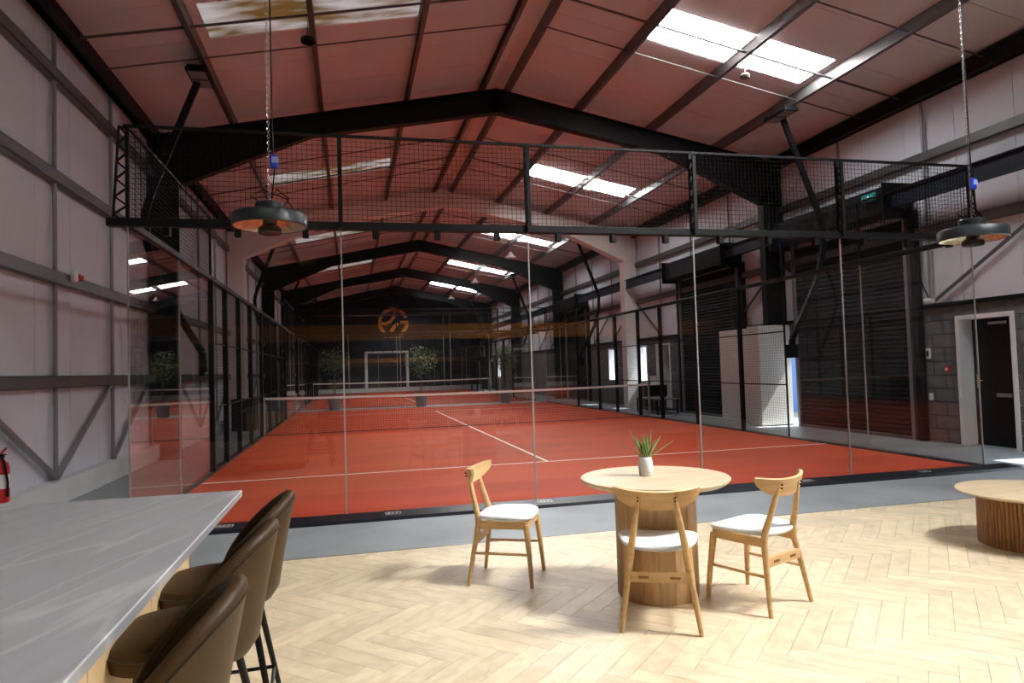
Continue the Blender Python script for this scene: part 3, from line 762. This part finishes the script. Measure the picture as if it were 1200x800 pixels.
ficus(4.88, 21.0, 2.4, .68, 'potted tree with wide drooping crown near the court centre line', 2)
ficus(8.45, 21.0, 2.35, .6, 'potted tree with narrow crown by the right of the court gap', 3)
# black table with white tub beyond the right fence
th = thing('side_table', 'black metal table with pale top beyond the right court fence', 'table', (10.95, 11.6, 0))
MB().cbox(-.35, .35, -.75, .75, .42, .45, .005).build('top', 'galv_light', th)
for sx in (-.31, .31):
    for sy in (-.7, .7): MB().box(sx-.02, sx+.02, sy-.02, sy+.02, 0, .42).build('leg', 'black_steel', th)
MB().box(-.31, .31, -.7, .7, .12, .14).build('shelf', 'black_steel', th)
th = thing('bar_cabinet', 'black cabinet with pale top standing behind the metal table', 'cabinet', (11.42, 12.75, 0))
MB().cbox(-.3, .25, -.4, .1, .46, .8, .01).build('body', 'black_steel', th)
MB().cbox(-.33, .28, -.43, .13, .8, .83, .005).build('top', 'plinth', th)
for sx in (-.25, .2):
    for sy in (-.35, .05): MB().box(sx-.02, sx+.02, sy-.02, sy+.02, 0, .46).build('leg', 'black_steel', th)
th = thing('white_tub', 'white ball tub on the black cabinet behind the fence', 'tub', (11.4, 12.6, .83))
MB().lathe([(.0, 0), (.14, 0), (.17, .24), (.18, .25), (.165, .25), (.14, .02), (0, .02)], 18).build('bucket', 'white_paint', th, True)
MB().lathe([(.165, .2), (.185, .2), (.185, .225), (.165, .225)], 18).build('rim', 'plinth', th)
th = thing('storage_bin', 'black storage bin outside the left fence by the net post', 'bin', (-.75, 12.6, 0))
MB().cbox(-.3, .3, -.4, .4, 0, .8, .02).build('body', 'black_gloss', th); MB().cbox(-.32, .32, -.42, .42, .8, .85, .015).build('lid', 'black_steel', th)
# ------------------------------------------------------------------ things hanging from the roof
def heater(x, y, z, label):
    th = thing('patio_heater', label, 'heater', (x, y, z), group='round heaters hung on chains')
    s = MB().lathe([(.295, .0), (.3, -.06), (.315, -.055), (.315, .03), (.3, .05), (.16, .075), (.12, .085), (.12, .14), (.11, .15), (0, .15)], 40, cap=False)
    s.build('shell', 'heater_shell', th, True)
    r = MB().lathe([(.298, -.055), (.27, -.025), (.2, .01), (.12, .03), (0, .04)], 40, cap=False).build('reflector', 'reflector', th, True)
    MB().lathe([(0, -.125), (.09, -.122), (.1, -.11), (.1, -.075), (.06, -.04), (.06, .03), (0, .03)], 24).build('emitter', 'dark_lens', th, True)
    top = rz(x)-.02-z
    ch = MB(); l = .05; n = int((top-.15)/.03)
    for i in range(n):
        zz = .15+(i+.5)*(top-.15)/n; h = (top-.15)/n*.62; d = (.008, 0) if i % 2 else (0, .008)
        ch.tube([(d[0], d[1], zz-h*.7), (d[0], d[1], zz+h*.7), (-d[0], -d[1], zz+h*.7), (-d[0], -d[1], zz-h*.7)], .003, 4, True)
    ch.build('chain', 'chrome', th)
    MB().tube([(.11, 0, .11), (.16, .02, .2), (.06, .03, .28), (.02, .02, .2), (.05, .02, .5), (.035, .01, .62), (.02, .01, top)], .007, 6).build('cable', 'black_steel', th)
    MB().tube([(-.03, .02, .13), (-.16, .03, .22), (-.05, .02, .27), (.02, .02, .24), (.14, .03, .2), (.21, .02, .08)], .006, 6).build('flex', 'black_steel', th)
    p = MB().cbox(.01, .075, -.02, .03, .46, .58, .012).build('plug', 'blue_plastic', th)
    MB().cbox(.02, .08, -.025, .02, .50, .56, .008).build('plug_cap', 'light_blue', p)
    return th
heater(1.41, -1.0, 2.82, 'round grey heater hung on a chain above the bar stools')
heater(8.26, -1.6, 2.69, 'round grey heater hung on a chain at the right, above the low table')
def pendant(x, y, z, label):
    th = thing('pendant_lamp', label, 'lamp', (x, y, z), group='small pendant lamps under the roof')
    MB().lathe([(.2, 0), (.19, .03), (.08, .12), (.05, .2), (0, .2)], 20).build('shade', 'white_paint', th, True)
    MB().tube([(0, 0, .2), (0, 0, rz(x)-.05-z)], .008, 6).build('cord', 'galv_light', th)
    MB().lathe([(0, -.03), (.06, -.01), (.06, .05), (0, .06)], 12).build('bulb', 'bulb', th, True)
pendant(7.58, 15.7, 5.3, 'small white pendant lamp nearest, beyond the white portal frame')
pendant(7.75, 23.6, 5.45, 'small white pendant lamp over the gap between courts')
pendant(7.81, 31.7, 5.55, 'small white pendant lamp farthest along the roof')
th = thing('ring_lamp', 'black ring lamp hung below the left roof near the stained rooflight', 'lamp', (1.56, 3.0, 6.36))
MB().lathe([(.085, -.02), (.105, -.02), (.105, .03), (.085, .03), (.085, -.02)], 24).build('ring', 'black_steel', th, True)
MB().lathe([(0, .0), (.085, .0), (.085, .012), (0, .012)], 24).build('diffuser', 'lining', th)
MB().tube([(0, 0, .02), (0, 0, .3)], .006, 6).build('cord', 'black_steel', th)
th = thing('roof_sensor', 'small grey sensor under the edge of the nearest bright rooflight', 'sensor', (8.85, 3.15, 6.42))
MB().lathe([(0, -.05), (.07, -.04), (.09, 0), (.06, .04), (0, .05)], 16).build('dome', 'galv', th, True); MB().tube([(0, 0, .04), (0, 0, .27)], .012, 6).build('stem', 'galv', th)

# ------------------------------------------------------------------ lounge furniture
def make_chair(label):
    t = thing('dining_chair', label, 'chair', group='oak chairs at the round table')
    for s in (-1, 1):
        MB().tube([(s*.212, -.235, 0), (s*.185, -.205, .2), (s*.152, -.172, .4), (s*.145, -.176, .46), (s*.122, -.215, .6), (s*.096, -.25, .745), (s*.094, -.252, .755)],
                  [.0125, .0165, .02, .02, .017, .0135, .008], 10).build('leg', 'oak_chair', t, True)
        MB().tube([(s*.205, .205, 0), (s*.19, .19, .2), (s*.172, .168, .41)], [.013, .018, .022], 10).build('leg', 'oak_chair', t, True)
        MB().bar((s*.15, -.17, .40), (s*.17, .17, .405), .022, .05).build('seat_rail', 'oak_chair', t)
        MB().tube([(s*.183, -.203, .215), (s*.189, .189, .215)], .0095, 8).build('stretcher', 'oak_chair', t, True)
    MB().bar((-.17, .168, .405), (.17, .168, .405), .022, .05).build('seat_rail', 'oak_chair', t)
    rb = MB().bar((-.168, -.195, .295), (.168, -.195, .295), .02, .055).build('back_rail', 'oak_chair', t)
    for s in (-1, 1): MB().cbox(s*.085-.028, s*.085+.028, -.208, -.204, .288, .302, .001).build('plug', 'walnut_reed', rb)
    # seat pad
    pr_ = []
    for q in range(7):
        a = -PI/2+PI*q/6; pr_.append((.205+.018*math.cos(a)-.02, .446+.015*math.sin(a)))
    sd = MB().lathe([(0, .43)]+pr_+[(.1, .466), (0, .463)], 40, (0, .0, 0), 1.12, 1.0, 3.4)
    sd.v = [(x*(1+.12*(y/.2))*.98, y, z+.012*abs(x/.2)**2) for x, y, z in sd.v]
    sd.build('seat', 'fabric_white', t, True)
    # curved back
    def fn(u, v):
        a = u*2-1; x = .232*math.sin(a*1.12)/math.sin(1.12)
        zt = .775+.022*a*a; zb = .672+.082*abs(a)**2.2
        e = max(0, (abs(a)-.86)/.14); zm = (zt+zb)/2+.004; zt = zt+(zm+.012-zt)*e*e; zb = zb+(zm-.008-zb)*e*e
        z = zb+(zt-zb)*v
        y = -.252+.088*a*a-(z-.72)*.28
        n = Vector((-.7*a, 1, .25)).normalized(); return (x, y+.0, z), n
    bk = MB().sheet(fn, 24, 6, .02).build('backrest', 'oak_chair', t, True)
    for s in (-1, 1):
        for z in (.725, .745): MB().tube([(s*.1, -.262-(z-.72)*.2, z), (s*.1, -.272-(z-.72)*.2, z)], .0045, 8).build('screw', 'black_steel', bk)
    return t
def heading(fx, fy): return math.atan2(fy, fx)-PI/2
ch = make_chair('oak chair with white seat on the near side of the round table, seen from behind')
ch.location = (3.78, -3.505, 0); ch.rotation_euler = (0, 0, heading(.42, .907))
dup(ch, (4.475, -3.395, 0), heading(-.39, .92), 'oak chair with white seat at the right of the round table, turned half away')
dup(ch, (3.125, -2.475, 0), heading(.89, -.456), 'oak chair with white seat at the left of the round table, seen side-on')
# round table
T = (3.965, -3.09)
t = thing('round_table', 'round oak dining table on a wide staved pedestal', 'table', (T[0], T[1], 0))
MB().lathe([(0, .705), (.44, .705), (.462, .718), (.475, .734), (.475, .739), (.472, .742), (0, .742)], 72).build('top', 'oak_table', t, True)
pd = MB().lathe([(.235, .0), (.235, .706)], 16).build('pedestal', 'oak_stave', t)
for i in range(16):
    a0, a1 = i*2*PI/16, (i+1)*2*PI/16; r = .258; g = .004
    q = [(r*math.cos(a0+g), r*math.sin(a0+g)), (r*math.cos(a1-g), r*math.sin(a1-g)), (.234*math.cos(a1-g), .234*math.sin(a1-g)), (.234*math.cos(a0+g), .234*math.sin(a0+g))]
    MB().prism(q, 'z', 0, .705).build('stave', 'oak_stave', pd)
# plant on the table
p = thing('table_plant', 'small spiky plant in a white ribbed pot on the round table', 'plant', (3.935, -3.03, .742))
prof = [(0, 0), (.034, 0), (.04, .004)]
for i in range(9):
    z = .012+i*.0115; r = .041+.006*math.sin(i/8*PI); prof += [(r+.0015, z), (r, z+.006)]
prof += [(.037, .118), (.035, .122), (.032, .118), (.031, .1), (0, .1)]
MB().lathe(prof, 28).build('pot', 'pot_white', p, True)
MB().lathe([(0, .098), (.031, .098), (.031, .106), (0, .11)], 16).build('soil', 'soil', p)
rnd = random.Random(11)
def leaf(az, tilt, ln, wd):
    vs, fs, uv = [], [], []; n = 8
    d = Vector((math.cos(az)*math.sin(tilt), math.sin(az)*math.sin(tilt), math.cos(tilt))); side = Vector((-math.sin(az), math.cos(az), 0)); nn = d.cross(side)
    for i in range(n+1):
        f = i/n; c = Vector((math.cos(az)*.008, math.sin(az)*.008, .1))+d*ln*f+Vector((math.cos(az), math.sin(az), -.3))*.02*f*f*math.sin(tilt)
        w_ = wd*(1-f)**.6*(.65+.7*f*(1-f)*2)
        for sgn, lift in ((-1, .0), (0, -.35), (1, .0)): vs.append(c+side*sgn*w_+nn*(-lift)*w_); uv.append(((sgn+1)/2, f))
    for i in range(n):
        for k_ in range(2): a = i*3+k_; fs.append((a, a+1, a+4, a+3))
    me = bpy.data.meshes.new('leaf'); me.from_pydata(vs, [], fs); me.materials.append(MATS['aloe'])
    ul = me.uv_layers.new(name='UVMap')
    for lp in me.loops: ul.data[lp.index].uv = uv[lp.vertex_index]
    me.polygons.foreach_set('use_smooth', [True]*len(me.polygons)); me.update()
    o = link('leaf', me, p); sm = o.modifiers.new('thick', 'SOLIDIFY'); sm.thickness = .0015
hd = YAW
for az, tl, ln, wd in ((PI, .88, .19, .008), (PI+.25, .42, .195, .010), (.1, .95, .185, .008), (-.2, .5, .16, .010), (PI-.6, .3, .14, .011), (1.2, .22, .15, .011), (.5, .25, .17, .009),
                       (-1.3, .15, .14, .012), (-1.9, .35, .13, .011), (-.7, .45, .13, .011), (2.2, .5, .14, .010), (PI+.7, .3, .12, .012), (.3, .6, .15, .009), (1.8, .1, .145, .010)):
    leaf(az-hd, tl, ln*1.15, wd*2.1)
# low table
t = thing('coffee_table', 'low round oak coffee table on a dark reeded drum at the right edge', 'table', (7.14, -2.99, 0))
MB().lathe([(0, .385), (.47, .385), (.5, .395), (.502, .405), (.498, .41), (0, .41)], 72).build('top', 'oak_table', t, True)
MB().lathe([(.345, .0), (.345, .385)], 40).build('drum', 'walnut_reed', t)
me_r = MB().tube([(0, 0, .0), (0, 0, .385)], .0135, 8).mesh('reed', 'walnut_reed', True)
for i in range(80):
    a = i*2*PI/80; link('reed', me_r, t, (.35*math.cos(a), .35*math.sin(a), 0))
# counter
cz = .95
t = thing('bar_counter', 'pale oak bar counter base below the grey stone worktop', 'counter', (0, 0, 0))
MB().cbox(.5, 1.34, -8.2, -3.92, .1, cz-.03, .003).build('body', 'oak_panel', t)
B(.55, 1.3, -8.2, -3.97, 0, .1).build('plinth', 'black_steel', t)
y = -3.9
for i in range(7): MB().cbox(1.34, 1.36, y-.6+.003, y, .1, cz-.031, .002).build('panel', 'oak_panel', t); y -= .603
MB().cbox(.5, 1.36, -3.92, -3.9, .1, cz-.031, .002).build('end_panel', 'oak_panel', t)
tag(MB().cbox(.42, 1.572, -8.3, -3.845, cz-.03, cz, .003).build('worktop', 'stone_top'), 'grey veined stone worktop of the bar in the left foreground', 'worktop')
# stools
def make_stool(label):
    t = thing('bar_stool', label, 'stool', group='brown bar stools along the counter')
    sp = [(0, .595), (.18, .595), (.205, .605), (.215, .63), (.215, .66), (.205, .676), (.18, .684), (.1, .687), (0, .688)]
    s = MB().lathe(sp, 40, (0, .02, 0), 1.0, .98, 2.7).build('seat', 'leather', t, True)
    MB().tube([(.2185*1.0*math.copysign(abs(math.cos(a))**(2/2.7), math.cos(a)), .02+.2185*.98*math.copysign(abs(math.sin(a))**(2/2.7), math.sin(a)), .655) for a in [k*2*PI/40 for k in range(40)]], .004, 6, True).build('piping', 'leather_dark', s, True)
    A = math.radians(92)
    def zt(a): return .665+.31*max(0, math.cos(a*PI/2))**.8
    def fn(u, v):
        a = u*2-1; ph = a*A; z0, z1 = .585+.05*abs(a)**2, zt(a); z = z0+(z1-z0)*v
        k_ = (z-.6)/.38; rr = .19+.03*k_
        x = rr*1.06*math.sin(ph); yy = -rr*math.cos(ph)-.04*max(0, k_)**1.3*max(0, math.cos(ph))
        if z < .63: f = (.63-z)/.05; x *= 1-.16*f*f; yy *= 1-.16*f*f
        return (x, yy, z), Vector((math.sin(ph), -math.cos(ph), -.12)).normalized()
    bk = MB().sheet(fn, 36, 10, .042).build('backrest', 'leather', t, True)
    MB().tube([fn(i/36, 1)[0] for i in range(37)], .021, 10).build('top_roll', 'leather', bk, True)
    for side in (1, -1):
        pts = []
        for i in range(37):
            q, n = fn(i/36, 1); pts.append(Vector(q)+n*.0205*side-Vector((0, 0, .006)))
        MB().tube(pts, .0035, 6).build('piping', 'leather_dark', bk, True)
    for sx in (-1, 1):
        for sy in (-1, 1):
            MB().tube([(sx*.225, sy*.22, 0), (sx*.11, sy*.11, .6)], [.0095, .0145], 10).build('leg', 'black_gloss', t, True)
    f = [(sx*.183, sy*.178, .22) for sx, sy in ((-1, -1), (1, -1), (1, 1), (-1, 1))]
    for a, b_ in zip(f, f[1:]+f[:1]): MB().tube([a, b_], .008, 8).build('footrest', 'black_gloss', t, True)
    MB().cbox(-.14, .14, -.14, .14, .585, .6, .004).build('mount_plate', 'black_gloss', t)
    return t
st = make_stool('brown leather bar stool at the far end of the counter')
st.location = (1.555, -4.24, 0); st.rotation_euler = (0, 0, PI/2+.06)
dup(st, (1.545, -4.78, 0), PI/2-.03, 'brown leather bar stool in the middle of the row')
dup(st, (1.54, -5.46, 0), PI/2+.05, 'brown leather bar stool nearest, cut off by the bottom edge')
# fire extinguisher
t = thing('fire_extinguisher', 'red fire extinguisher by the left wall at the picture edge', 'extinguisher', (XL+.12, .7, .28))
MB().lathe([(0, 0), (.075, 0), (.08, .02), (.08, .34), (.065, .39), (.03, .42), (.025, .44), (0, .44)], 24).build('cylinder', 'red_plastic', t, True)
MB().cbox(-.03, .03, -.03, .03, .44, .48, .006).build('valve', 'black_steel', t)
MB().bar((0, 0, .48), (.0, .12, .53), .02, .012).build('lever', 'red_plastic', t); MB().bar((0, 0, .465), (0, .11, .465), .02, .012).build('handle', 'black_steel', t)
MB().tube([(.02, -.03, .46), (.07, -.08, .4), (.09, -.06, .2), (.085, -.05, .06)], .012, 8).build('hose', 'black_steel', t, True)
MB().lathe([(.0805, .14), (.081, .14), (.081, .28), (.0805, .28)], 24).build('label_band', 'white_paint', t)
